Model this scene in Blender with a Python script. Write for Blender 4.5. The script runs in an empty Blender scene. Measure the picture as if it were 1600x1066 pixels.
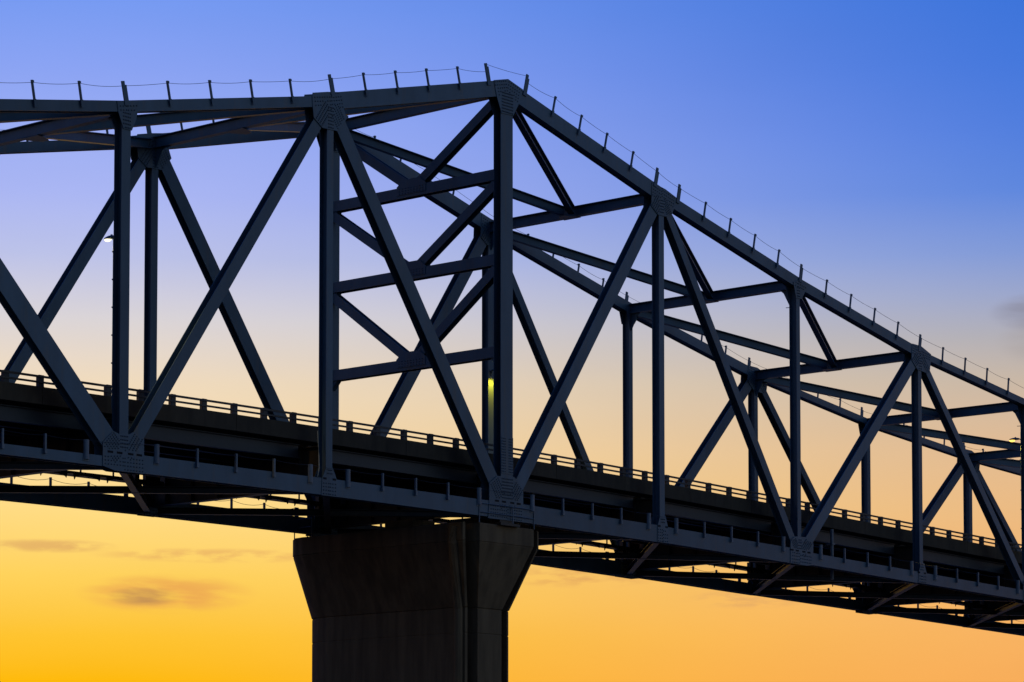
import bpy, bmesh, math, random
from mathutils import Vector, Matrix
random.seed(7)
C = bpy.context.scene.collection
R = math.radians

# ------------------------------------------------------------------ camera
cam = bpy.data.cameras.new('camera'); cam_ob = bpy.data.objects.new('camera', cam); C.objects.link(cam_ob)
cam_ob.location = (-78.823, -88.025, -15.787)
cam_ob.rotation_euler = (R(90 + 3.58), 0, R(-49.533))
cam.sensor_width = 36; cam.lens = 4521.7 / 1600 * 36
cam.shift_y = 513 / 1600
cam.clip_end = 60000; cam.clip_start = 1
bpy.context.scene.camera = cam_ob

# ------------------------------------------------------------------ exposure
vs = bpy.context.scene.view_settings
vs.view_transform = 'Standard'; vs.look = 'None'; vs.exposure = 0; vs.gamma = 1; vs.use_curve_mapping = False

# ------------------------------------------------------------------ dusk sky
def lin(c):
    return tuple(((v / 255) / 12.92 if v / 255 <= .04045 else ((v / 255 + .055) / 1.055) ** 2.4) for v in c) + (1,)
w = bpy.data.worlds.new('World'); bpy.context.scene.world = w; w.use_nodes = True
nt = w.node_tree; N = nt.nodes; LK = nt.links
for n in list(N): N.remove(n)
def node(t, **k):
    n = N.new(t)
    for a, b in k.items(): setattr(n, a, b)
    return n
def wire(v, sock):
    if isinstance(v, (int, float)): sock.default_value = v
    else: LK.new(v, sock)
def mth(op, a, b=0.0, clamp=False):
    n = node('ShaderNodeMath', operation=op, use_clamp=clamp); wire(a, n.inputs[0]); wire(b, n.inputs[1]); return n.outputs[0]
def smooth(v, a, b, lo=0., hi=1.):
    n = node('ShaderNodeMapRange', interpolation_type='SMOOTHSTEP'); wire(v, n.inputs[0])
    for i, x in zip((1, 2, 3, 4), (a, b, lo, hi)): n.inputs[i].default_value = x
    return n.outputs[0]
def mixc(f, a, b, mode='MIX'):
    n = node('ShaderNodeMix', data_type='RGBA', blend_type=mode); wire(f, n.inputs[0])
    for v, s in ((a, n.inputs[6]), (b, n.inputs[7])):
        if isinstance(v, tuple): s.default_value = v
        else: LK.new(v, s)
    return n.outputs[2]
tc = node('ShaderNodeTexCoord'); sx = node('ShaderNodeSeparateXYZ'); LK.new(tc.outputs['Generated'], sx.inputs[0])
elev = mth('MULTIPLY', mth('ARCSINE', sx.outputs[2]), 180 / math.pi)
azim = mth('MULTIPLY', mth('ARCTAN2', sx.outputs[0], sx.outputs[1]), 180 / math.pi)      # from +Y towards +X
def ramp(stops, span=30.0):
    r = node('ShaderNodeValToRGB'); LK.new(mth('DIVIDE', elev, span, True), r.inputs[0])
    cr = r.color_ramp; cr.interpolation = 'EASE' if False else 'LINEAR'
    while len(cr.elements) > 1: cr.elements.remove(cr.elements[-1])
    for i, (e, c) in enumerate(stops):
        el = cr.elements[0] if i == 0 else cr.elements.new(e / span)
        el.position = e / span; el.color = lin(c)
    return r.outputs[0]
# towards the afterglow, away from it along the horizon, and the side of the sky opposite the sunset
glow = ramp([(0, (255, 176, 0)), (3.3, (255, 186, 10)), (4.2, (255, 196, 48)), (5.4, (255, 210, 92)), (6.7, (255, 219, 132)), (7.9, (250, 220, 166)),
             (9.2, (240, 219, 190)), (10.4, (219, 213, 216)), (11.6, (188, 194, 232)), (12.8, (170, 182, 243)), (14.0, (156, 174, 244)), (15.2, (138, 163, 243)),
             (16.4, (120, 155, 242)), (20, (84, 130, 232)), (30, (50, 96, 205))])
side = ramp([(0, (244, 162, 86)), (3.3, (248, 173, 94)), (4.2, (247, 177, 100)), (5.4, (243, 180, 112)), (6.7, (233, 184, 132)), (7.9, (222, 184, 146)),
             (9.2, (196, 180, 165)), (10.0, (174, 172, 180)), (10.8, (152, 164, 202)), (11.6, (126, 152, 214)), (12.8, (88, 132, 220)), (14.0, (74, 123, 221)), (15.2, (62, 117, 219)),
             (16.4, (55, 113, 216)), (20, (42, 96, 200)), (30, (34, 78, 176))])
anti = ramp([(0, (124, 120, 122)), (4, (122, 124, 134)), (9, (106, 126, 150)), (16, (76, 112, 160)), (30, (46, 84, 150))])
away = mth('ABSOLUTE', mth('SUBTRACT', azim, 38.0))
away = mth('MINIMUM', away, mth('SUBTRACT', 360.0, away))
sky = mixc(smooth(away, 2.5, 25), glow, side)
sky = mixc(smooth(away, 30, 115), sky, anti)
sky = mixc(smooth(elev, 30, 90), sky, lin((30, 64, 128)))
# thin dusk clouds: long streaks low in the glow, one drawn-out lens and one smudge higher up
def vec(a, b, c=0.0):
    n = node('ShaderNodeCombineXYZ'); wire(a, n.inputs[0]); wire(b, n.inputs[1]); wire(c, n.inputs[2]); return n.outputs[0]
def noise(v, sc, det=5, rough=.55):
    n = node('ShaderNodeTexNoise'); LK.new(v, n.inputs['Vector']); n.inputs['Scale'].default_value = sc
    n.inputs['Detail'].default_value = det; n.inputs['Roughness'].default_value = rough; return n.outputs['Fac']
cl1 = noise(vec(mth('MULTIPLY', azim, .5), mth('MULTIPLY', elev, 3.2)), 1.0)
cl2 = noise(vec(mth('MULTIPLY', azim, 1.1), mth('MULTIPLY', elev, 4.2), 3.0), 1.3)
cl3 = noise(vec(mth('MULTIPLY', azim, .9), mth('MULTIPLY', mth('ADD', elev, mth('MULTIPLY', azim, .07)), 4.6), 11.0), 1.2, 6, .45)
def patch(az, el, ra, re):
    a = mth('DIVIDE', mth('SUBTRACT', azim, az), ra); e = mth('DIVIDE', mth('SUBTRACT', elev, el), re)
    d = mth('ADD', mth('MULTIPLY', a, a), mth('MULTIPLY', e, e))
    return smooth(d, 0.0, 1.0, 1.0, 0.0)
def cloud(sky, az, el, ra, re, col, amt, src, lo, hi):
    m = mth('MULTIPLY', patch(az, el, ra, re), smooth(src, lo, hi))
    return mixc(mth('MULTIPLY', m, amt, True), sky, lin(col))
sky = cloud(sky, 42.7, 5.04, 1.9, .44, (236, 166, 84), .85, cl3, .18, .62)
sky = cloud(sky, 42.25, 4.98, .8, .22, (164, 126, 86), .65, cl3, .15, .66)
sky = cloud(sky, 40.4, 5.95, 1.5, .16, (214, 156, 98), .6, cl2, .28, .6)
sky = cloud(sky, 43.6, 5.80, 2.6, .17, (226, 166, 98), .6, cl2, .38, .62)
sky = cloud(sky, 50.9, 5.42, 1.9, .26, (214, 150, 92), .5, cl2, .38, .64)
sky = cloud(sky, 54.2, 4.95, 1.4, .22, (206, 150, 104), .45, cl2, .38, .64)
sky = cloud(sky, 59.9, 10.45, 1.0, .42, (138, 138, 156), .75, cl1, .1, .6)
sky = cloud(sky, 60.3, 9.9, 1.3, .6, (160, 150, 148), .4, cl1, .1, .6)
sky = cloud(sky, 34.0, 5.2, 6.0, 2.0, (206, 150, 92), .35, cl1, .52, .7)
# faint uneven haze
hz = mth('ADD', .965, mth('MULTIPLY', noise(vec(mth('MULTIPLY', azim, .16), mth('MULTIPLY', elev, .55), 7.0), 1.0, 4), .07))
sky = mixc(1.0, sky, vec(hz, hz, hz), 'MULTIPLY')
bg = node('ShaderNodeBackground'); LK.new(sky, bg.inputs[0]); bg.inputs[1].default_value = 1.0
wo = node('ShaderNodeOutputWorld'); LK.new(bg.outputs[0], wo.inputs[0])

# last skylight: one very wide, weak, bluish source high behind the photographer
sun = bpy.data.lights.new('dusk_light', 'SUN'); sun_ob = bpy.data.objects.new('dusk_light', sun); C.objects.link(sun_ob)
sun.energy = 0.22; sun.angle = R(50); sun.color = (.66, .88, 1.0)
sun_ob.rotation_euler = Vector((-.42, .85, -.32)).to_track_quat('-Z', 'Y').to_euler()

# ------------------------------------------------------------------ materials
def mat(name, col, rough=.6, var=.25, scale=1.5, stretch=(1, 1, 1), spec=.4, metal=0.0, bump=0.0, stain=None, member=0.0):
    m = bpy.data.materials.new(name); m.use_nodes = True; t = m.node_tree; b = t.nodes['Principled BSDF']
    b.inputs['Roughness'].default_value = rough; b.inputs['Metallic'].default_value = metal; b.inputs['Specular IOR Level'].default_value = spec
    g = t.nodes.new('ShaderNodeNewGeometry'); mp = t.nodes.new('ShaderNodeMapping'); mp.inputs['Scale'].default_value = stretch
    t.links.new(g.outputs['Position'], mp.inputs[0])
    n = t.nodes.new('ShaderNodeTexNoise'); n.inputs['Scale'].default_value = scale; n.inputs['Detail'].default_value = 7; n.inputs['Roughness'].default_value = .62
    t.links.new(mp.outputs[0], n.inputs['Vector'])
    r = t.nodes.new('ShaderNodeValToRGB'); r.color_ramp.elements[0].position = .3; r.color_ramp.elements[1].position = .72
    r.color_ramp.elements[0].color = tuple(c * (1 - var) for c in col) + (1,); r.color_ramp.elements[1].color = tuple(min(1, c * (1 + var)) for c in col) + (1,)
    t.links.new(n.outputs['Fac'], r.inputs[0]); out = r.outputs[0]
    if stain:
        n2 = t.nodes.new('ShaderNodeTexNoise'); n2.inputs['Scale'].default_value = stain[1]; n2.inputs['Detail'].default_value = 6
        mp2 = t.nodes.new('ShaderNodeMapping'); mp2.inputs['Scale'].default_value = stain[2]; t.links.new(g.outputs['Position'], mp2.inputs[0]); t.links.new(mp2.outputs[0], n2.inputs['Vector'])
        r2 = t.nodes.new('ShaderNodeValToRGB'); r2.color_ramp.elements[0].position = stain[3]; r2.color_ramp.elements[1].position = stain[4]
        t.links.new(n2.outputs['Fac'], r2.inputs[0])
        mx = t.nodes.new('ShaderNodeMix'); mx.data_type = 'RGBA'; t.links.new(r2.outputs[0], mx.inputs[0]); t.links.new(out, mx.inputs[6]); mx.inputs[7].default_value = tuple(stain[0]) + (1,)
        out = mx.outputs[2]
    if member:
        oi = t.nodes.new('ShaderNodeObjectInfo'); mr = t.nodes.new('ShaderNodeMapRange'); mr.inputs[3].default_value = 1 - member; mr.inputs[4].default_value = 1 + member
        t.links.new(oi.outputs['Random'], mr.inputs[0]); vm = t.nodes.new('ShaderNodeVectorMath'); vm.operation = 'SCALE'
        t.links.new(out, vm.inputs[0]); t.links.new(mr.outputs[0], vm.inputs['Scale']); out = vm.outputs[0]
    t.links.new(out, b.inputs['Base Color'])
    if bump:
        bp = t.nodes.new('ShaderNodeBump'); bp.inputs['Strength'].default_value = bump; bp.inputs['Distance'].default_value = .03
        t.links.new(n.outputs['Fac'], bp.inputs['Height']); t.links.new(bp.outputs[0], b.inputs['Normal'])
    return m
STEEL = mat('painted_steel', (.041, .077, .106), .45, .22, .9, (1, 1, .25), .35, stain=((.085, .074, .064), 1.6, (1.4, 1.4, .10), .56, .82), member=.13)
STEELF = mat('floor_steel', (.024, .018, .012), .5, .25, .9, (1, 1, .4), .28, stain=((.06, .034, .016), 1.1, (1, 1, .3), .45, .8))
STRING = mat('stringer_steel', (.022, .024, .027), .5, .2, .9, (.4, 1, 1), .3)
BOLT = mat('bolt_heads', (.030, .048, .068), .6, .2, 4)
GALV = mat('galvanised_stanchion', (.085, .105, .125), .5, .25, 3, spec=.5)
DARK = mat('hole_shade_black', (.004, .004, .005), .9, .1, 3)  # near-black colour standing for the shade inside the hand holes
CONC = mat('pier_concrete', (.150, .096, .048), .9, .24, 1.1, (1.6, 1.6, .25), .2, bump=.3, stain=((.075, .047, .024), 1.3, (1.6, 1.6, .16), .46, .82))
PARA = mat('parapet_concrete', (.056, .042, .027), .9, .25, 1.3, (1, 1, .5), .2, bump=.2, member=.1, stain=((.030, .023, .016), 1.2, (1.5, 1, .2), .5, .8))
RAILM = mat('weathered_rail_metal', (.034, .027, .023), .6, .2, 2)
CABLE = mat('wire_rope', (.05, .052, .058), .5, .2, 6)
HOSE = mat('pale_hose', (.28, .25, .17), .6, .2, 3)
def emit(name, col, s):
    m = bpy.data.materials.new(name); m.use_nodes = True; b = m.node_tree.nodes['Principled BSDF']
    b.inputs['Base Color'].default_value = (.8, .8, .8, 1); b.inputs['Emission Color'].default_value = col + (1,); b.inputs['Emission Strength'].default_value = s
    return m
LENS_W = emit('lamp_lens_pale', (1, .90, .62), 1.6); LENS_Y = emit('lamp_lens_sodium', (1, .60, .07), 3.2)
def water():
    m = bpy.data.materials.new('river_water'); m.use_nodes = True; t = m.node_tree; b = t.nodes['Principled BSDF']
    b.inputs['Base Color'].default_value = (.012, .016, .018, 1); b.inputs['Roughness'].default_value = .10; b.inputs['Specular IOR Level'].default_value = .5
    g = t.nodes.new('ShaderNodeNewGeometry'); n = t.nodes.new('ShaderNodeTexNoise'); n.inputs['Scale'].default_value = .55; n.inputs['Detail'].default_value = 6
    t.links.new(g.outputs['Position'], n.inputs['Vector']); bp = t.nodes.new('ShaderNodeBump'); bp.inputs['Strength'].default_value = .3; bp.inputs['Distance'].default_value = .2
    t.links.new(n.outputs['Fac'], bp.inputs['Height']); t.links.new(bp.outputs[0], b.inputs['Normal']); return m
WATER = water()

# ------------------------------------------------------------------ mesh helpers
class MB:
    def __init__(s): s.v = []; s.f = []; s.smooth = False
    def box8(s, pts):                                            # 4 bottom then 4 top, same winding
        o = len(s.v); s.v += [tuple(p) for p in pts]
        for q in ((3, 2, 1, 0), (4, 5, 6, 7), (0, 1, 5, 4), (1, 2, 6, 5), (2, 3, 7, 6), (3, 0, 4, 7)): s.f.append(tuple(o + i for i in q))
    def box(s, lo, hi):
        x0, y0, z0 = lo; x1, y1, z1 = hi
        s.box8([(x0, y0, z0), (x1, y0, z0), (x1, y1, z0), (x0, y1, z0), (x0, y0, z1), (x1, y0, z1), (x1, y1, z1), (x0, y1, z1)])
    def bar(s, p0, p1, wd, dd, w0, w1, d0, d1):                  # bar from p0 to p1, section [w0,w1] along wd and [d0,d1] along dd
        p0, p1, wd, dd = Vector(p0), Vector(p1), Vector(wd), Vector(dd)
        c = [(w0, d0), (w1, d0), (w1, d1), (w0, d1)]
        s.box8([p0 + wd * a + dd * b for a, b in c] + [p1 + wd * a + dd * b for a, b in c])
    def prism(s, poly, ax0, ax1, put):                           # polygon extruded; put(u,v,h) -> xyz
        o = len(s.v); n = len(poly)
        s.v += [tuple(put(u, v, ax0)) for u, v in poly] + [tuple(put(u, v, ax1)) for u, v in poly]
        s.f.append(tuple(o + i for i in reversed(range(n)))); s.f.append(tuple(o + n + i for i in range(n)))
        for i in range(n): j = (i + 1) % n; s.f.append((o + i, o + j, o + n + j, o + n + i))
    def loft(s, rings, close=True):
        o = len(s.v); n = len(rings[0])
        for r in rings: s.v += [tuple(p) for p in r]
        for k in range(len(rings) - 1):
            for i in range(n):
                j = (i + 1) % n; a = o + k * n; b = a + n; s.f.append((a + i, a + j, b + j, b + i))
        if close:
            s.f.append(tuple(o + i for i in reversed(range(n)))); e = o + (len(rings) - 1) * n; s.f.append(tuple(e + i for i in range(n)))
    def tube(s, pts, r, seg=6):
        pts = [Vector(p) for p in pts]; rings = []
        for i, p in enumerate(pts):
            t = (pts[min(i + 1, len(pts) - 1)] - pts[max(i - 1, 0)]).normalized()
            u = t.cross(Vector((0, 0, 1)) if abs(t.z) < .95 else Vector((0, 1, 0))).normalized(); q = t.cross(u)
            rings.append([p + (u * math.cos(2 * math.pi * k / seg) + q * math.sin(2 * math.pi * k / seg)) * r for k in range(seg)])
        s.loft(rings)
    def build(s, name, m, parent=None, kind=None):
        me = bpy.data.meshes.new(name); me.from_pydata(s.v, [], s.f); me.materials.append(m)
        bm = bmesh.new(); bm.from_mesh(me); bmesh.ops.recalc_face_normals(bm, faces=bm.faces); bm.to_mesh(me); bm.free(); me.update()
        o = bpy.data.objects.new(name, me); C.objects.link(o)
        if parent is not None:
            o.parent = parent
            if parent.type == 'EMPTY': o.matrix_parent_inverse = Matrix.Translation(-Vector(parent.location))
        if kind: o['kind'] = kind
        return o
def thing(name, label, cat, loc, group=None):
    o = bpy.data.objects.new(name, None); C.objects.link(o); o.location = loc; o['label'] = label; o['category'] = cat
    o.empty_display_size = .5
    if group: o['group'] = group
    return o

# ------------------------------------------------------------------ setting
m = MB(); m.v = [(-25000, -25000, -18), (25000, -25000, -18), (25000, 25000, -18), (-25000, 25000, -18)]; m.f = [(0, 1, 2, 3)]
o = m.build('river', WATER); o['kind'] = 'structure'

# ------------------------------------------------------------------ bridge geometry (metres; X along the bridge, near truss at y 0, far truss at y W)
L = 12.0; W = 11.383; D = .48
ND = list(range(-3, 11))
ZT = dict(zip(ND, [10.1, 11.0, 12.43, 14.70, 17.306, 20.346, 17.284, 14.617, 12.370, 10.90, 9.956, 9.40, 9.08, 8.9]))
ZB = dict(zip(ND, [-.95, -.52, -.20, 0.0, .119, .145, .045, -.164, -.427, -.673, -.93, -1.20, -1.48, -1.77]))
HT = dict(zip(ND, [.45, .45, .45, .47, .74, .76, .60, .55, .38, .38, .38, .38, .38]))
HB = dict(zip(ND, [.42, .42, .42, .74, .76, .85, .81, .64, .60, .60, .60, .60, .60]))
PW = dict(zip(ND, [.4, .35, .42, .48, .40, .86, .41, .33, .35, .35, .35, .35, .35, .35]))
DW = dict(zip(ND, [.7, .5, .88, .56, .72, .67, .47, .63, .44, .60, .44, .55, .44]))
def zdeck(x):                                                    # smooth vertical curve through the lower chord nodes
    n = max(-3, min(9, math.floor(x / L))); t = x / L - n
    p0, p1, p2, p3 = ZB[max(n - 1, -3)], ZB[n], ZB[n + 1], ZB[min(n + 2, 10)]
    return .5 * (2 * p1 + (p2 - p0) * t + (2 * p0 - 5 * p1 + 4 * p2 - p3) * t * t + (3 * p1 - p0 - 3 * p2 + p3) * t ** 3)
Y = Vector((0, 1, 0)); Z = Vector((0, 0, 1)); X = Vector((1, 0, 0))
bridge = thing('truss_bridge', 'dark blue-grey steel truss bridge with rising and falling upper chords crossing on the concrete pier', 'bridge', (24, 5.7, -1))

def axis(p0, p1):
    a = (Vector(p1) - Vector(p0)).normalized(); return a
def hsec(m, p0, p1, depth_dir, wid, dep, tf=.035, tw=.03):       # two flange plates joined by a web; front flange at depth 0
    a = axis(p0, p1); dd = Vector(depth_dir); wd = a.cross(dd).normalized(); h = wid / 2
    m.bar(p0, p1, wd, dd, -h, h, 0, tf); m.bar(p0, p1, wd, dd, -h, h, dep - tf, dep); m.bar(p0, p1, wd, dd, -tw / 2, tw / 2, tf, dep - tf)
def boxsec(m, p0, p1, depth_dir, wid, dep, lip=.045, tf=.03):    # two side plates with cover plates set in between them
    a = axis(p0, p1); dd = Vector(depth_dir); wd = a.cross(dd).normalized(); h = wid / 2
    m.bar(p0, p1, wd, dd, -h, h, 0, tf); m.bar(p0, p1, wd, dd, -h, h, dep - tf, dep)
    m.bar(p0, p1, wd, dd, h - lip - .02, h - lip, tf, dep - tf); m.bar(p0, p1, wd, dd, -h + lip, -h + lip + .02, tf, dep - tf)
def isec(m, p0, p1, dep, fl, tf=.035, tw=.025):                  # upright I beam centred on its line
    a = axis(p0, p1); wd = a.cross(Z).normalized(); up = wd.cross(a).normalized()
    m.bar(p0, p1, wd, up, -fl / 2, fl / 2, dep / 2 - tf, dep / 2); m.bar(p0, p1, wd, up, -fl / 2, fl / 2, -dep / 2, -dep / 2 + tf)
    m.bar(p0, p1, wd, up, -tw / 2, tw / 2, -dep / 2 + tf, dep / 2 - tf)

# gusset outlines relative to their node (x, z)
GT = {'odd1': [(-1.18, -.10), (-1.15, .14), (-.25, .36), (.81, .56), (.81, -.16), (1.0, -.61), (.42, -1.27), (-.53, -1.31), (-1.07, -.96), (-1.15, -.47)],
      'peak': [(-.98, .16), (.05, .42), (1.16, .13), (.83, -.64), (.44, -1.26), (-.42, -1.31), (-.77, -.57)],
      'small': [(-.55, .10), (.61, .28), (.59, -.09), (.5, -.47), (.27, -.97), (-.19, -.97), (-.47, -.33)],
      'odd3': [(-.80, .50), (.30, .34), (1.24, .06), (1.01, -.56), (.82, -.89), (.29, -1.07), (-.34, -1.06), (-.86, -.71)],
      'small4': [(-.47, -.05), (.2, .16), (.77, -.2), (.62, -.45), (.3, -.86), (-.22, -.88)],
      'odd5': [(-.79, .44), (.11, .42), (1.17, .08), (1.14, -.29), (1.0, -.98), (.69, -1.06), (-.29, -.97), (-.88, -.48)]}
GB = {'b0': [(-1.15, .70), (-.58, 1.20), (-.30, 1.12), (.25, 1.16), (.5, 1.28), (1.08, 1.05), (1.09, -.38), (-.5, -.40), (-1.15, -.26)],
      'b1': [(-.21, .86), (.20, .88), (.46, .37), (.54, -.39), (-.51, -.40), (-.46, .35)],
      'b2': [(-1.3, 1.19), (-.75, 1.58), (.50, 1.66), (1.15, 1.13), (1.17, -.44), (-1.39, -.46), (-1.30, .35)],
      'b3': [(-.22, .90), (.21, .94), (.42, .41), (.43, -.42), (-.45, -.42), (-.42, .41)],
      'b4': [(-.87, .80), (-.49, 1.05), (.52, 1.09), (1.26, .80), (1.17, -.36), (.61, -.43), (-.88, -.40)],
      'b5': [(-.12, .83), (.24, .85), (.50, .29), (.55, -.31), (-.38, -.31), (-.33, .26)]}
def gtop(n): return {-1: 'odd5', 0: 'small', 1: 'odd1', 2: 'peak', 3: 'odd3', 4: 'small4', 5: 'odd5'}.get(n, 'odd5' if n % 2 else 'small4')
def gbot(n): return {-1: 'b5', 0: 'b0', 1: 'b1', 2: 'b2', 3: 'b3', 4: 'b4', 5: 'b5'}.get(n, 'b5' if n % 2 else 'b4')
def inside(p, poly, pad=.05):
    x, y = p; c = False; n = len(poly); dmin = 9
    for i in range(n):
        (x0, y0), (x1, y1) = poly[i], poly[(i + 1) % n]
        if (y0 > y) != (y1 > y) and x < (x1 - x0) * (y - y0) / (y1 - y0) + x0: c = not c
        dx, dy = x1 - x0, y1 - y0; t = max(0, min(1, ((x - x0) * dx + (y - y0) * dy) / (dx * dx + dy * dy)))
        dmin = min(dmin, math.hypot(x - x0 - t * dx, y - y0 - t * dy))
    return c and dmin > pad
def bolts(m, poly, n, top, cx, cz, yf):
    """rows of bolt heads along every member that runs into this node"""
    done = []
    z0 = ZT[n] if top else ZB[n]
    mem = []
    other = ZB if top else ZT
    mem.append(((0, -1) if top else (0, 1), PW[n], .15, .10))
    for k in (-1, 1):
        if n + k not in ZT: continue
        dz = (ZT if top else ZB)[n + k] - z0; l = math.hypot(L, dz)
        h = (HT if top else HB)[min(n, n + k)]
        mem.append(((k * L / l, dz / l), h, .16, .16))
        if (n % 2 == 1) == top:
            dz = other[n + k] - z0; l = math.hypot(L, dz); mem.append(((k * L / l, dz / l), DW[min(n, n + k)], .10, .14))
    order = [x for x in mem if abs(x[0][1]) > .5] + [x for x in mem if abs(x[0][1]) <= .5]
    for (ax, az), wid, sr, sc in order:
        nc = max(2, round((wid - .1) / sc)); start = .30 if abs(az) > .5 else .05
        for r in range(14):
            for c in range(nc + 1):
                off = -(wid - .12) / 2 + (wid - .12) * c / nc; d = start + r * sr
                p = (ax * d - az * off, az * d + ax * off)
                if not inside(p, poly): continue
                if not top and abs(p[1] - (HB[min(n, 9)] / 2 - .02)) < .115: continue      # row of hand holes
                if any((p[0] - q[0]) ** 2 + (p[1] - q[1]) ** 2 < .075 ** 2 for q in done): continue
                done.append(p)
    for px, pz in done:
        o = len(m.v); rr = .034
        for h, q in ((0, rr), (.028, rr * .8)):
            for k in range(6): m.v.append((cx + px + q * math.cos(k * math.pi / 3), yf - h, cz + pz + q * math.sin(k * math.pi / 3)))
        m.f.append(tuple(o + 6 + k for k in range(6)))
        for k in range(6): m.f.append((o + k, o + (k + 1) % 6, o + 6 + (k + 1) % 6, o + 6 + k))
    return len(done)

for y0, far in ((0.0, False), (W, True)):
    for n in ND[:-1]:
        e = .003 * (n % 2)
        for z, h, nm in ((ZT, HT, 'top_chord'), (ZB, HB, 'bottom_chord')):
            p0 = Vector((n * L, y0 + e, z[n])); p1 = Vector((n * L + L, y0 + e, z[n + 1])); a = axis(p0, p1)
            if nm == 'bottom_chord' and n == -1: p1.z -= .05
            m = MB(); boxsec(m, p0 - a * .04, p1 + a * .04, Y, h[n], D); m.build(nm, STEEL, bridge)
        up = n % 2 == 0
        p0 = Vector((n * L, y0 + .016, ZB[n] if up else ZT[n])); p1 = Vector((n * L + L, y0 + .016, ZT[n + 1] if up else ZB[n + 1])); a = axis(p0, p1)
        m = MB(); hsec(m, p0 + a * .45, p1 - a * .45, Y, DW[n], D - .03); m.build('diagonal', STEEL, bridge)
    for n in ND:
        m = MB(); hsec(m, (n * L, y0 + .009, ZB[n] + .2), (n * L, y0 + .009, ZT[n] - .2), Y, PW[n], D - .016, tw=.03); post = m.build('vertical_post', STEEL, bridge)
        for top in (True, False):
            poly = GT[gtop(n)] if top else GB[gbot(n)]; z = ZT[n] if top else ZB[n]
            if n < -1 or n > 9: pass
            m = MB(); put = lambda u, v, h, n=n, z=z: (n * L + u, h, z + v)
            m.prism(poly, y0 - .026, y0 + .004, put); g = m.build('gusset_plate', STEEL, bridge)
            m = MB(); m.prism(poly, y0 + D - .006, y0 + D + .024, put); m.build('gusset_plate', STEEL, bridge)
            if -1 <= n <= 8:
                b = MB(); bolts(b, poly, n, top, n * L, z, y0 - .026); b.build('bolts', BOLT, g, 'stuff')
            if not top and n in (0, 1, 2, 3, 4, 5):              # near-black raised plates paint the shade inside hand holes along the chord top
                for u in ((-.75, -.25, .35, .82) if n % 2 == 0 else (-.30, .30)):
                    s = .15 if n % 2 == 0 else .11; zz = HB[min(n, 5)] / 2 - .02 + (ZB[n + 1] - ZB[n - 1]) / 24 * u
                    h_ = MB(); h_.prism([(u - s, zz - .045), (u + s, zz - .045), (u + s, zz + .045), (u - s, zz + .045)], y0 - .030, y0 - .010, put); h_.build('hand_hole_shade', DARK, g)
        # knee plates tying strut and post
        m = MB()
        for yy, sg in ((y0 + D, 1), (y0, -1)):
            if (sg == 1) == (not far):
                m.prism([(yy, ZT[n] - .25), (yy + sg * .75, ZT[n] - .25), (yy + sg * .45, ZT[n] - .5), (yy + sg * .05, ZT[n] - 1.25), (yy, ZT[n] - 1.3)], n * L - .02, n * L + .02, lambda u, v, h: (h, u, v))
        m.build('knee_plate', STEEL, bridge)
    # spliced foot of the tall pier posts
    m = MB(); cnt = MB()
    m.prism([(-.43, 1.75), (.43, 1.75), (.43, 3.5), (-.43, 3.5)], y0 - .014, y0 + .012, lambda u, v, h: (24 + u, h, ZB[2] + v)); sp = m.build('splice_plate', STEEL, bridge)
    for k in range(13):
        for u in (-.36, -.25, -.14, .14, .25, .36):
            zz = ZB[2] + 1.85 + k * .13; o = len(cnt.v)
            for h, q in ((0, .034), (.026, .027)):
                for j in range(6): cnt.v.append((24 + u + q * math.cos(j * math.pi / 3), y0 - .014 - h, zz + q * math.sin(j * math.pi / 3)))
            cnt.f.append(tuple(o + 6 + j for j in range(6)))
            for j in range(6): cnt.f.append((o + j, o + (j + 1) % 6, o + 6 + (j + 1) % 6, o + 6 + j))
    cnt.build('bolts', BOLT, sp, 'stuff')

# ------------------------------------------------------------------ top struts and K bracing
YM = (W + D) / 2
for n in ND:
    z = ZT[n] - .06
    m = MB(); isec(m, (n * L, D + .0, z), (n * L, W, z), .54, .34); m.build('top_strut', STEEL, bridge)
for n in ND[:-1]:
    ap, to = (n + 1, n) if n >= 2 else (n, n + 1)
    for yy, sg in ((D, 1), (W, -1)):
        p0 = Vector((ap * L, YM - sg * .15, ZT[ap] - .065)); p1 = Vector((to * L, yy - sg * .2, ZT[to] - .065)); a = axis(p0, p1)
        m = MB(); isec(m, p0 + a * .25, p1 - a * .35, .46, .32); m.build('lateral_brace', STEEL, bridge)
    sx_ = 1 if to > ap else -1
    m = MB(); m.prism([(ap * L - .17 * sx_, YM - .55), (ap * L + .25 * sx_, YM - .5), (ap * L + .75 * sx_, YM - .2), (ap * L + .75 * sx_, YM + .2), (ap * L + .25 * sx_, YM + .5), (ap * L - .17 * sx_, YM + .55)], ZT[ap] - .365, ZT[ap] - .345, lambda u, v, h: (u, v, h))
    m.build('apex_plate', STEEL, bridge)

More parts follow.
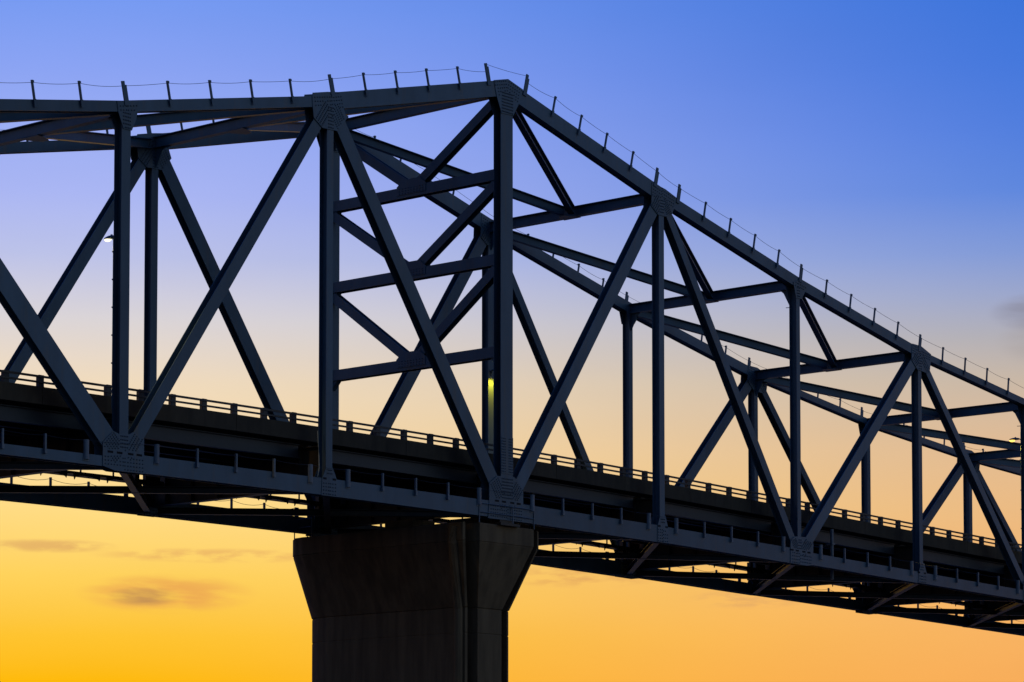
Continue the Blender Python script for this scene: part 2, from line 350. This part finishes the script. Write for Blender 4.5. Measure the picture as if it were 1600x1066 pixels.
# ------------------------------------------------------------------ sway frame between the pier posts
XP = 24.0
lv = [ZT[2] - .1, 16.22, 12.14, 7.73]
for i, z in enumerate(lv[1:]):
    m = MB(); hsec(m, (XP - .23, D + .01, z), (XP - .23, W - .01, z), X, .52, .46); m.build('sway_strut', STEEL, bridge)
    m = MB()
    gp = [(-.95, -.12), (-.95, .30), (-.55, .62), (.55, .62), (.95, .30), (.95, -.12)]
    m.prism(gp, XP + .232, XP + .258, lambda u, v, h, z=z: (h, YM + u, z + v)); m.build('gusset_plate', STEEL, bridge)
    m = MB(); m.prism(gp, XP - .258, XP - .228, lambda u, v, h, z=z: (h, YM + u, z + v)); g = m.build('gusset_plate', STEEL, bridge); b = MB()
    for k in range(9):
        for zz in (-.06, .06, .18):
            o = len(b.v); yy = YM - .76 + k * .19
            for h, q in ((0, .03), (.025, .024)):
                for j in range(6): b.v.append((XP - .258 - h, yy + q * math.cos(j * math.pi / 3), z + zz + q * math.sin(j * math.pi / 3)))
            b.f.append(tuple(o + 6 + j for j in range(6)))
            for j in range(6): b.f.append((o + j, o + (j + 1) % 6, o + 6 + (j + 1) % 6, o + 6 + j))
    b.build('bolts', BOLT, g, 'stuff')
    zu = lv[i]
    for yy, sg in ((D, 1), (W, -1)):
        m = MB(); p0 = Vector((XP - .20, yy + sg * .12, zu - .45)); p1 = Vector((XP - .20, YM - sg * .35, z + .35))
        hsec(m, p0, p1, X, .46, .40); m.build('sway_diagonal', STEEL, bridge)
        m = MB(); m.prism([(yy, z - .26), (yy + sg * .42, z - .26), (yy + sg * .30, z - .40), (yy, z - .72)], XP - .16, XP + .16, lambda u, v, h: (h, u, v)); m.build('strut_haunch', STEEL, bridge)

# ------------------------------------------------------------------ floor system
YS = [1.68, 3.4, 5.15, 6.9, 8.65, 10.36]
for n in ND:
    zb = ZB[n]
    m = MB(); isec(m, (n * L, D, zb + .93), (n * L, W, zb + .93), 1.86, .42, .045, .03)
    for k in range(6): m.box((n * L - .17, YS[k] - .012, zb + .06), (n * L + .17, YS[k] + .012, zb + 1.8))
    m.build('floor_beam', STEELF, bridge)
for n in ND[:-1]:
    for i, ys in enumerate(YS):
        m = MB()
        for k in range(2):
            x0, x1 = n * L + k * 6 + (.24 if k == 0 else 0), n * L + k * 6 + 6 - (.24 if k else 0)
            isec(m, (x0, ys, zdeck(x0) + 1.69), (x1, ys, zdeck(x1) + 1.69), .62 if i in (0, 5) else .5, .26, .03, .02)
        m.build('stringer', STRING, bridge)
    m = MB(); rings = []
    for k in range(5):
        x = n * L + k * 3; z = zdeck(x); rings.append([(x, 2.1, z + 2.01), (x, 10.62, z + 2.01), (x, 10.62, z + 2.20), (x, 2.1, z + 2.20)])
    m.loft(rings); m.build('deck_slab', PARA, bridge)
    # crossed lateral braces under the floor
    for flip in (0, 1):
        ya, yb = (D, W) if not flip else (W, D)
        p0 = Vector((n * L + .3, ya, ZB[n] - .14 - .012 * flip)); p1 = Vector((n * L + L - .3, yb, ZB[n + 1] - .14 - .012 * flip))
        m = MB(); isec(m, p0, p1, .30, .30, .025, .02)
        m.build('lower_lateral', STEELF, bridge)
    # inspection walkway slung under the far stringers
    m = MB(); rings = []
    for k in range(3):
        x = n * L + .3 + k * 5.7; z = zdeck(x); rings.append([(x, 10.3, z + .95), (x, 11.2, z + .95), (x, 11.2, z + 1.06), (x, 10.3, z + 1.06)])
    m.loft(rings)
    for k in range(6):
        x = n * L + 1.2 + k * 1.95; z = zdeck(x)
        m.prism([(x - .8, z + .96), (x - .74, z + .68), (x - .66, z + .82), (x - .3, z + .90), (x + .3, z + .89), (x + .68, z + .80), (x + .74, z + .74), (x + .8, z + .96)], 10.3, 10.34, lambda u, v, h: (u, h, v))
        m.box((x - .03, 10.72, z + 1.05), (x + .03, 10.78, z + 1.50))
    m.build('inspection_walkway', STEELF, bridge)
for n in ND[1:]:                                                 # traction bracket beside every far floor-beam end
    m = MB(); z = ZB[n]
    m.box((n * L - 1.85, W - .85, z + .38), (n * L - 1.60, W - .60, z + 1.42))
    m.bar((n * L - 1.8, W - .7, z + 1.0), (n * L - .45, W - .4, z + .1), Vector((.55, 0, .83)), Y, -.14, .14, -.1, .1)
    m.box((n * L - 1.1, W - .72, z + .85), (n * L - .2, W - .62, z + 1.40))
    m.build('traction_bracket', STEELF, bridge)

# ------------------------------------------------------------------ safety-line stanchions and wire ropes
def top_z(x):
    n = max(-3, min(9, math.floor(x / L))); return ZT[n] + (ZT[n + 1] - ZT[n]) * (x / L - n), n
def bot_z(x):
    n = max(-3, min(9, math.floor(x / L))); return ZB[n] + (ZB[n + 1] - ZB[n]) * (x / L - n), n
TOPX = [(-12.2 + 2.44 * k, k % 5 == 0) for k in range(0, 5)] + [(0.0, True)] + [(2.4 * k, False) for k in range(1, 5)] + [(12.2, True), (14.3, False), (16.4, False), (18.5, False), (20.65, False), (22.74, True),
        (25.21, True), (27.27, False), (29.28, False), (31.28, False), (33.37, False), (35.4, True), (37.3, True)] + [(37.3 + 2.17 * k, k == 5) for k in range(1, 6)] + \
       [(48.15 + 2.35 * k, k == 5) for k in range(1, 6)] + [(59.9 + 2.41 * k, k % 5 == 0) for k in range(1, 16)]
BOTX = []
for n in range(-2, 9):
    a, b = {0: (-2.03, 1.78), 1: (-1.20, 1.17), 2: (-2.02, 1.82), 3: (-1.15, 1.10), 4: (-1.54, 1.93), 5: (-1.07, 1.40)}.get(n, (-1.5, 1.75) if n % 2 == 0 else (-1.1, 1.3))
    BOTX.append([n * L + a, n * L + b])
tmpX = []
for i, (a, b) in enumerate(BOTX):
    tmpX += [(a, True), (b, True)]
    if i + 1 < len(BOTX):
        c = BOTX[i + 1][0]; tmpX += [(b + (c - b) * k / 4, False) for k in (1, 2, 3)]
BOTX = tmpX
for y0, far in ((0.0, False), (W, True)):
    yf, so = (y0, -1) if not far else (y0 + D, 1)                   # outer face of this truss
    YO = Y * -so; ys = yf + so * .05
    rope = MB(); allp = []; rr_ = random.Random(5); sg_ = {round(-40 + k * .1, 1): rr_.uniform(.4, 1.7) for k in range(1700)}
    for x, thick in TOPX:
        z, n = top_z(x + (.001 if x < 24 else -.001)); s = (ZT[n + 1] - ZT[n]) / L; up = Vector((-s, 0, 1)).normalized(); al = Vector((1, 0, s)).normalized()
        base = Vector((x, 0, z)) ; h2 = HT[n] / 2 / math.cos(math.atan(s)) 
        p = base + up * (h2 - .22); hh = (1.0 if thick else .98) + (.08 if 24 < x < 25.5 else .04 if 22 < x < 24 else 0); q = p + up * hh
        m = MB()
        if thick:
            m.bar(p + Y * yf, q + Y * yf, al, YO, -.13, .03, -.06, -.004); m.bar(p + Y * yf, q + Y * yf - up * .16, al, YO, .03, .12, -.05, -.004)
        else:
            m.bar(p + Y * yf, q + Y * yf, al, YO, -.042, .042, -.075, -.004); m.bar(p - up * .1 + Y * yf, p + up * .22 + Y * yf, al, YO, -.065, .065, -.09, -.075)
            m.bar(q + Y * yf - up * .10, q + Y * yf - up * .02, al, YO, -.075, .06, -.10, -.075)
        m.build('stanchion', STEEL, bridge)
        if abs(x - 24) < 1.5:                                    # the wire steps up over the peak
            st = [.40, .06] if x < 24 else [.06, .40]
            for d_ in st: allp.append(q + Y * ys - up * d_)
        else: allp.append(q + Y * ys - up * (.20 if thick else .10))
    pts = []
    for a, b in zip(allp, allp[1:]):
        for k in range(6):
            t = k / 6; c = a.lerp(b, t); c.z -= .045 * 4 * t * (1 - t) * min(1, (b - a).length / 2) * sg_.get(round(a.x, 1), 1); pts.append(c)
    pts.append(allp[-1]); rope.tube(pts, .010, 5); rope.build('wire_rope', CABLE, bridge)
    allp = []
    for x, thick in BOTX:
        z, n = bot_z(x); top = z + HB[n] / 2; m = MB()
        if thick:
            pr = [(.13 * math.cos(math.pi * k / 6), -.16 * math.sin(math.pi * k / 6) * .75) for k in range(7)]
            m.prism(pr, top - .28, top + .52, lambda u, v, h: (x + u, yf + so * .004 - so * v, h))
            m.box((x - .155, min(yf + so * .02, yf + so * .004), top - .34), (x + .155, max(yf + so * .02, yf + so * .004), top - .2))
        else:
            ya, yb, yc = yf + so * .004, yf + so * .10, yf + so * .12
            m.box((x - .042, min(ya, yb), top - .16), (x + .042, max(ya, yb), top + .56)); m.box((x - .06, min(ya, yc), top - .24), (x + .06, max(ya, yc), top - .06))
        m.build('stanchion', GALV, bridge); allp.append(Vector((x, yf + so * .07, top + .5)))
    pts = []
    for a, b in zip(allp, allp[1:]):
        for k in range(6):
            t = k / 6; c = a.lerp(b, t); c.z -= (.14 if far else .05) * 4 * t * (1 - t); pts.append(c)
    pts.append(allp[-1]); rope = MB(); rope.tube(pts, .011 if far else .006, 5); rope.build('wire_rope', CABLE, bridge)
# small fittings
for n in (0, 6):
    m = MB(); m.tube([(n * L - PW[n] / 2 - .03, D - .04, ZB[n] + 2.2), (n * L - PW[n] / 2 - .03, D - .04, 9.2)], .022, 6); m.build('conduit', STEEL, bridge)
    for k in range(6):
        m = MB(); z = ZB[n] + 2.9 + k * 1.15; m.box((n * L - PW[n] / 2 - .06, D - .07, z), (n * L - PW[n] / 2 + .01, D + .012, z + .06)); m.build('conduit_clip', STEEL, bridge)
m = MB(); m.tube([(52.44, .95, 1.75), (52.44, .95, -1.0)], .10, 8); m.box((52.30, .82, .9), (52.58, 1.3, .98)); m.build('drain_pipe', GALV, bridge)
m = MB(); m.tube([(11.62, .35, 2.6), (11.6, .30, 2.1), (11.55, .2, 1.5), (11.35, -.02, .9), (11.2, -.06, .5)], .022, 6); m.build('hose', HOSE, bridge)
for n in (0, 2, 4, 6):
    m = MB(); m.tube([(n * L, D + .0, ZT[n] - 1.3), (n * L, D + .32, ZT[n] - 1.28)], .02, 5); m.build('cable_hook', STEEL, bridge)

# ------------------------------------------------------------------ parapets with their rails
def railing(y0, y1, label, nm):
    t = thing(nm, label, 'railing', (24, (y0 + y1) / 2, 2.2), 'deck railings')
    x = -35.7
    while x < 119:
        x1 = min(x + 5.4, 119.5); rings = []
        for k in range(4):
            xx = x + .012 + (x1 - x - .024) * k / 3; z = zdeck(xx); rings.append([(xx, y0, z + 2.14), (xx, y1 + .6, z + 2.14), (xx, y1 + .6, z + 2.25), (xx, y1, z + 2.27), (xx, y1, z + 2.85), (xx, y0, z + 2.85)])
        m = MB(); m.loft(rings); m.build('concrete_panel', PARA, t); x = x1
    k0 = -20; proto = None
    for k in range(k0, 67):
        xx = .30 + 1.8003 * k; z = zdeck(xx)
        m = MB(); m.prism([(-.15, 0), (.15, 0), (.125, .06), (.125, .49), (-.125, .49), (-.125, .06)], y0 + .06, y1 - .04, lambda u, v, h: (xx + u, h, z + 2.848 + v)) if proto is None else None
        if proto is None: proto = m.build('rail_post', RAILM, t); px, pz = xx, z
        else:
            c = proto.copy(); C.objects.link(c); c.parent = t; c.matrix_parent_inverse = proto.matrix_parent_inverse.copy(); c.location = (xx - px, 0, z - pz)
    for zr, h, nm2 in ((.42, .085, 'top_rail'), (.19, .075, 'lower_rail')):
        rings = []
        for k in range(0, 60):
            xx = -35.7 + k * 155.2 / 59; z = zdeck(xx) + 2.85 + zr; rings.append([(xx, y0 + .02, z - h / 2), (xx, y0 + .10, z - h / 2), (xx, y0 + .10, z + h / 2), (xx, y0 + .02, z + h / 2)])
        m = MB(); m.loft(rings); m.build(nm2, RAILM, t)
    return t
railing(1.2, 1.5, 'two-rail metal railing on a concrete parapet along the near edge of the bridge deck', 'bridge_railing')

# ------------------------------------------------------------------ pier
PX = 24.0
pier = thing('bridge_pier', 'dark concrete hammerhead pier flaring out to carry the steel bridge', 'pier', (PX, 6.3, -18))
def plan(s):                                                     # s 0 shaft .. 1 full cap; outline of a long pier with proud noses
    l = lambda a, b: a + (b - a) * s
    nh, nv, ch, cv = l(.86, 1.95), l(1.08, 0.0), l(1.56, 2.74), l(1.22, .33)
    st = .85
    pts = [(nh, nv), (nh, nv + st), (ch - .14, nv + st), (ch - .14, cv), (ch, cv + .03)]
    fv = l(12.2, 12.6); f = l(0, 1)
    # right side, far rounded end, left side
    pts += [(ch, cv + 1.0), (ch, l(10.2, 10.8))]
    for a in range(1, 10):
        th = math.pi * a / 10
        pts.append((ch * math.cos(th), l(10.2, 10.8) + (fv - l(10.2, 10.8)) * math.sin(th) ** .85))
    pts += [(-ch, l(10.2, 10.8)), (-ch, cv + 1.0), (-ch, cv + .03), (-ch + .14, cv), (-ch + .14, nv + st), (-nh, nv + st), (-nh, nv)]
    return pts
def course(z0, s0, z1, s1, nm, inset=.0):
    m = MB(); rr = []
    def ring(s, z, d):
        out = []
        for u, v in plan(s):
            k = 1 - d / 2.2; kv = 1 - d / 6.0; out.append((PX + u * k, 6.3 + (v - 6.3) * kv, z))
        return out
    m.loft([ring(s0, z0, .03), ring(s0 + (s1 - s0) * .03, z0 + .04, 0), ring(s1 - (s1 - s0) * .03, z1 - .04, 0), ring(s1, z1, .03)]); return m.build(nm, CONC, pier)
course(-1.44, 1, -.56, 1, 'cap_course'); course(-4.43, 0, -1.44, 1, 'flared_head'); course(-5.62, 0, -4.43, 0, 'shaft_course'); course(-9.9, 0, -5.62, 0, 'shaft_course')
course(-14.2, 0, -9.9, 0, 'shaft_course'); course(-18.6, 0, -14.2, 0, 'shaft_course')
m = MB(); m.tube([(PX - 1.70, 1.55, -18.5), (PX - 1.70, 1.55, -4.5), (PX - 2.82, .72 + .2, -1.5), (PX - 2.82, .72 + .2, -.75)], .22, 10); m.build('downpipe', CONC, pier)
for yb in (.33, W + .33):
    m = MB(); m.box((PX - .7, yb - .55, -.58), (PX + .7, yb + .55, -.46)); m.box((PX - .5, yb - .32, -.46), (PX + .5, yb + .32, -.29)); m.build('bearing', STEELF, pier)
m = MB(); m.box((PX - .8, 5.3, -.57), (PX + .8, 7.1, .10)); m.build('bearing_block', CONC, pier)
m = MB(); m.box((PX - .75, 1.05, -.57), (PX + .75, 2.9, -.12)); m.build('bearing_block', CONC, pier)

def pier_rail(pts, label):
    t = thing('pier_railing', label, 'railing', (pts[0][0], pts[0][1], -.55), 'pier-top railings')
    for zz, nm in ((.90, 'top_rail'), (.48, 'mid_rail')):
        m = MB(); m.tube([(x, y, -.55 + zz) for x, y in pts], .022, 6); m.build(nm, GALV, t)
    for i, (x, y) in enumerate(pts):
        if i % 3 == 0:
            m = MB(); m.tube([(x, y, -.56), (x, y, .37)], .028, 6); m.build('rail_post', GALV, t)
near = [(PX - 2.0 + .0, .12), (PX - 1.4, .06), (PX - .6, .04), (PX + .3, .03), (PX + 1.2, .05), (PX + 1.6, .08), (PX + 1.95, .12), (PX + 2.3, .26), (PX + 2.6, .45), (PX + 2.62, .9)]
near = [(x, y - .14) for x, y in near]
pier_rail(near, 'thin curved pipe railing around the near end of the pier top')
farp = [(PX - 2.68, 10.2), (PX - 2.66, 10.7), (PX - 2.5, 11.4), (PX - 2.25, 11.8), (PX - 1.9, 12.0), (PX - 1.4, 12.2), (PX - .8, 12.35), (PX, 12.4), (PX + .8, 12.35), (PX + 1.6, 12.1)]
pier_rail(farp, 'thin pipe railing seen against the sky on the far end of the pier top')

# ------------------------------------------------------------------ street lamps on the truss posts
def street_lamp(x, y, z, sg, reach, lens, col, watts, label, spot=True):
    t = thing('street_lamp', label, 'street lamp', (x, y, z), 'lamps on the truss posts')
    m = MB(); m.tube([(x, y, z - .12), (x, y + sg * reach * .5, z + .03), (x, y + sg * reach, z + .05)], .028, 6); m.box((x - .06, y - .02, z - .22), (x + .06, y + .03, z + .02)); m.build('arm', STEEL, t)
    m = MB(); yc = y + sg * (reach + .28); rings = []
    for k in range(7):
        f = k / 6; hw = .14 * (.45 + .75 * math.sin(math.pi * min(1, f * .75 + .18))); hz = .085 * (.55 + .6 * math.sin(math.pi * min(1, .1 + f * .8)))
        yy = y + sg * (reach - .05 + f * .62)
        rings.append([(x + hw * math.cos(a), yy, z + .04 + hz * (1.2 if math.sin(a) > 0 else .35) * math.sin(a)) for a in [2 * math.pi * j / 10 for j in range(10)]])
    m.loft(rings); m.tube([(x, yc - sg * .08, z + .11), (x, yc - sg * .08, z + .19)], .045, 8); m.build('lamp_head', STEEL, t)
    m = MB(); rings = []
    for k in range(4):
        f = math.cos(k / 3 * math.pi / 2 * .9); rings.append([(x + .12 * f * math.cos(a), yc + sg * .14 + .19 * f * math.sin(a), z + .02 - .105 * math.sin(k / 3 * math.pi / 2 * .9)) for a in [2 * math.pi * j / 12 for j in range(12)]])
    m.loft(rings); m.build('lens', lens, t)
    ld = bpy.data.lights.new('lamp_light', 'SPOT'); ld.energy = watts; ld.color = col; ld.spot_size = R(150); ld.spot_blend = .5; ld.shadow_soft_size = .09
    lo = bpy.data.objects.new('lamp_light', ld); C.objects.link(lo); lo.parent = t; lo.location = (0, sg * (reach + .38), -.22)
SOD = (1.0, .70, .10)
street_lamp(0.0, D + .0, 9.30, 1, .18, LENS_W, (1, .72, .2), 1000, 'street lamp with a pale lit lens on the leftmost near post')
street_lamp(36.0, W, 9.50, -1, .16, LENS_Y, (1, .56, .02), 700, 'street lamp casting yellow light down a far post beside the tall pier post')
street_lamp(72.0, D + .0, 8.78, 1, .25, LENS_Y, SOD, 1500, 'glowing golden street lamp at the right edge of the photo')
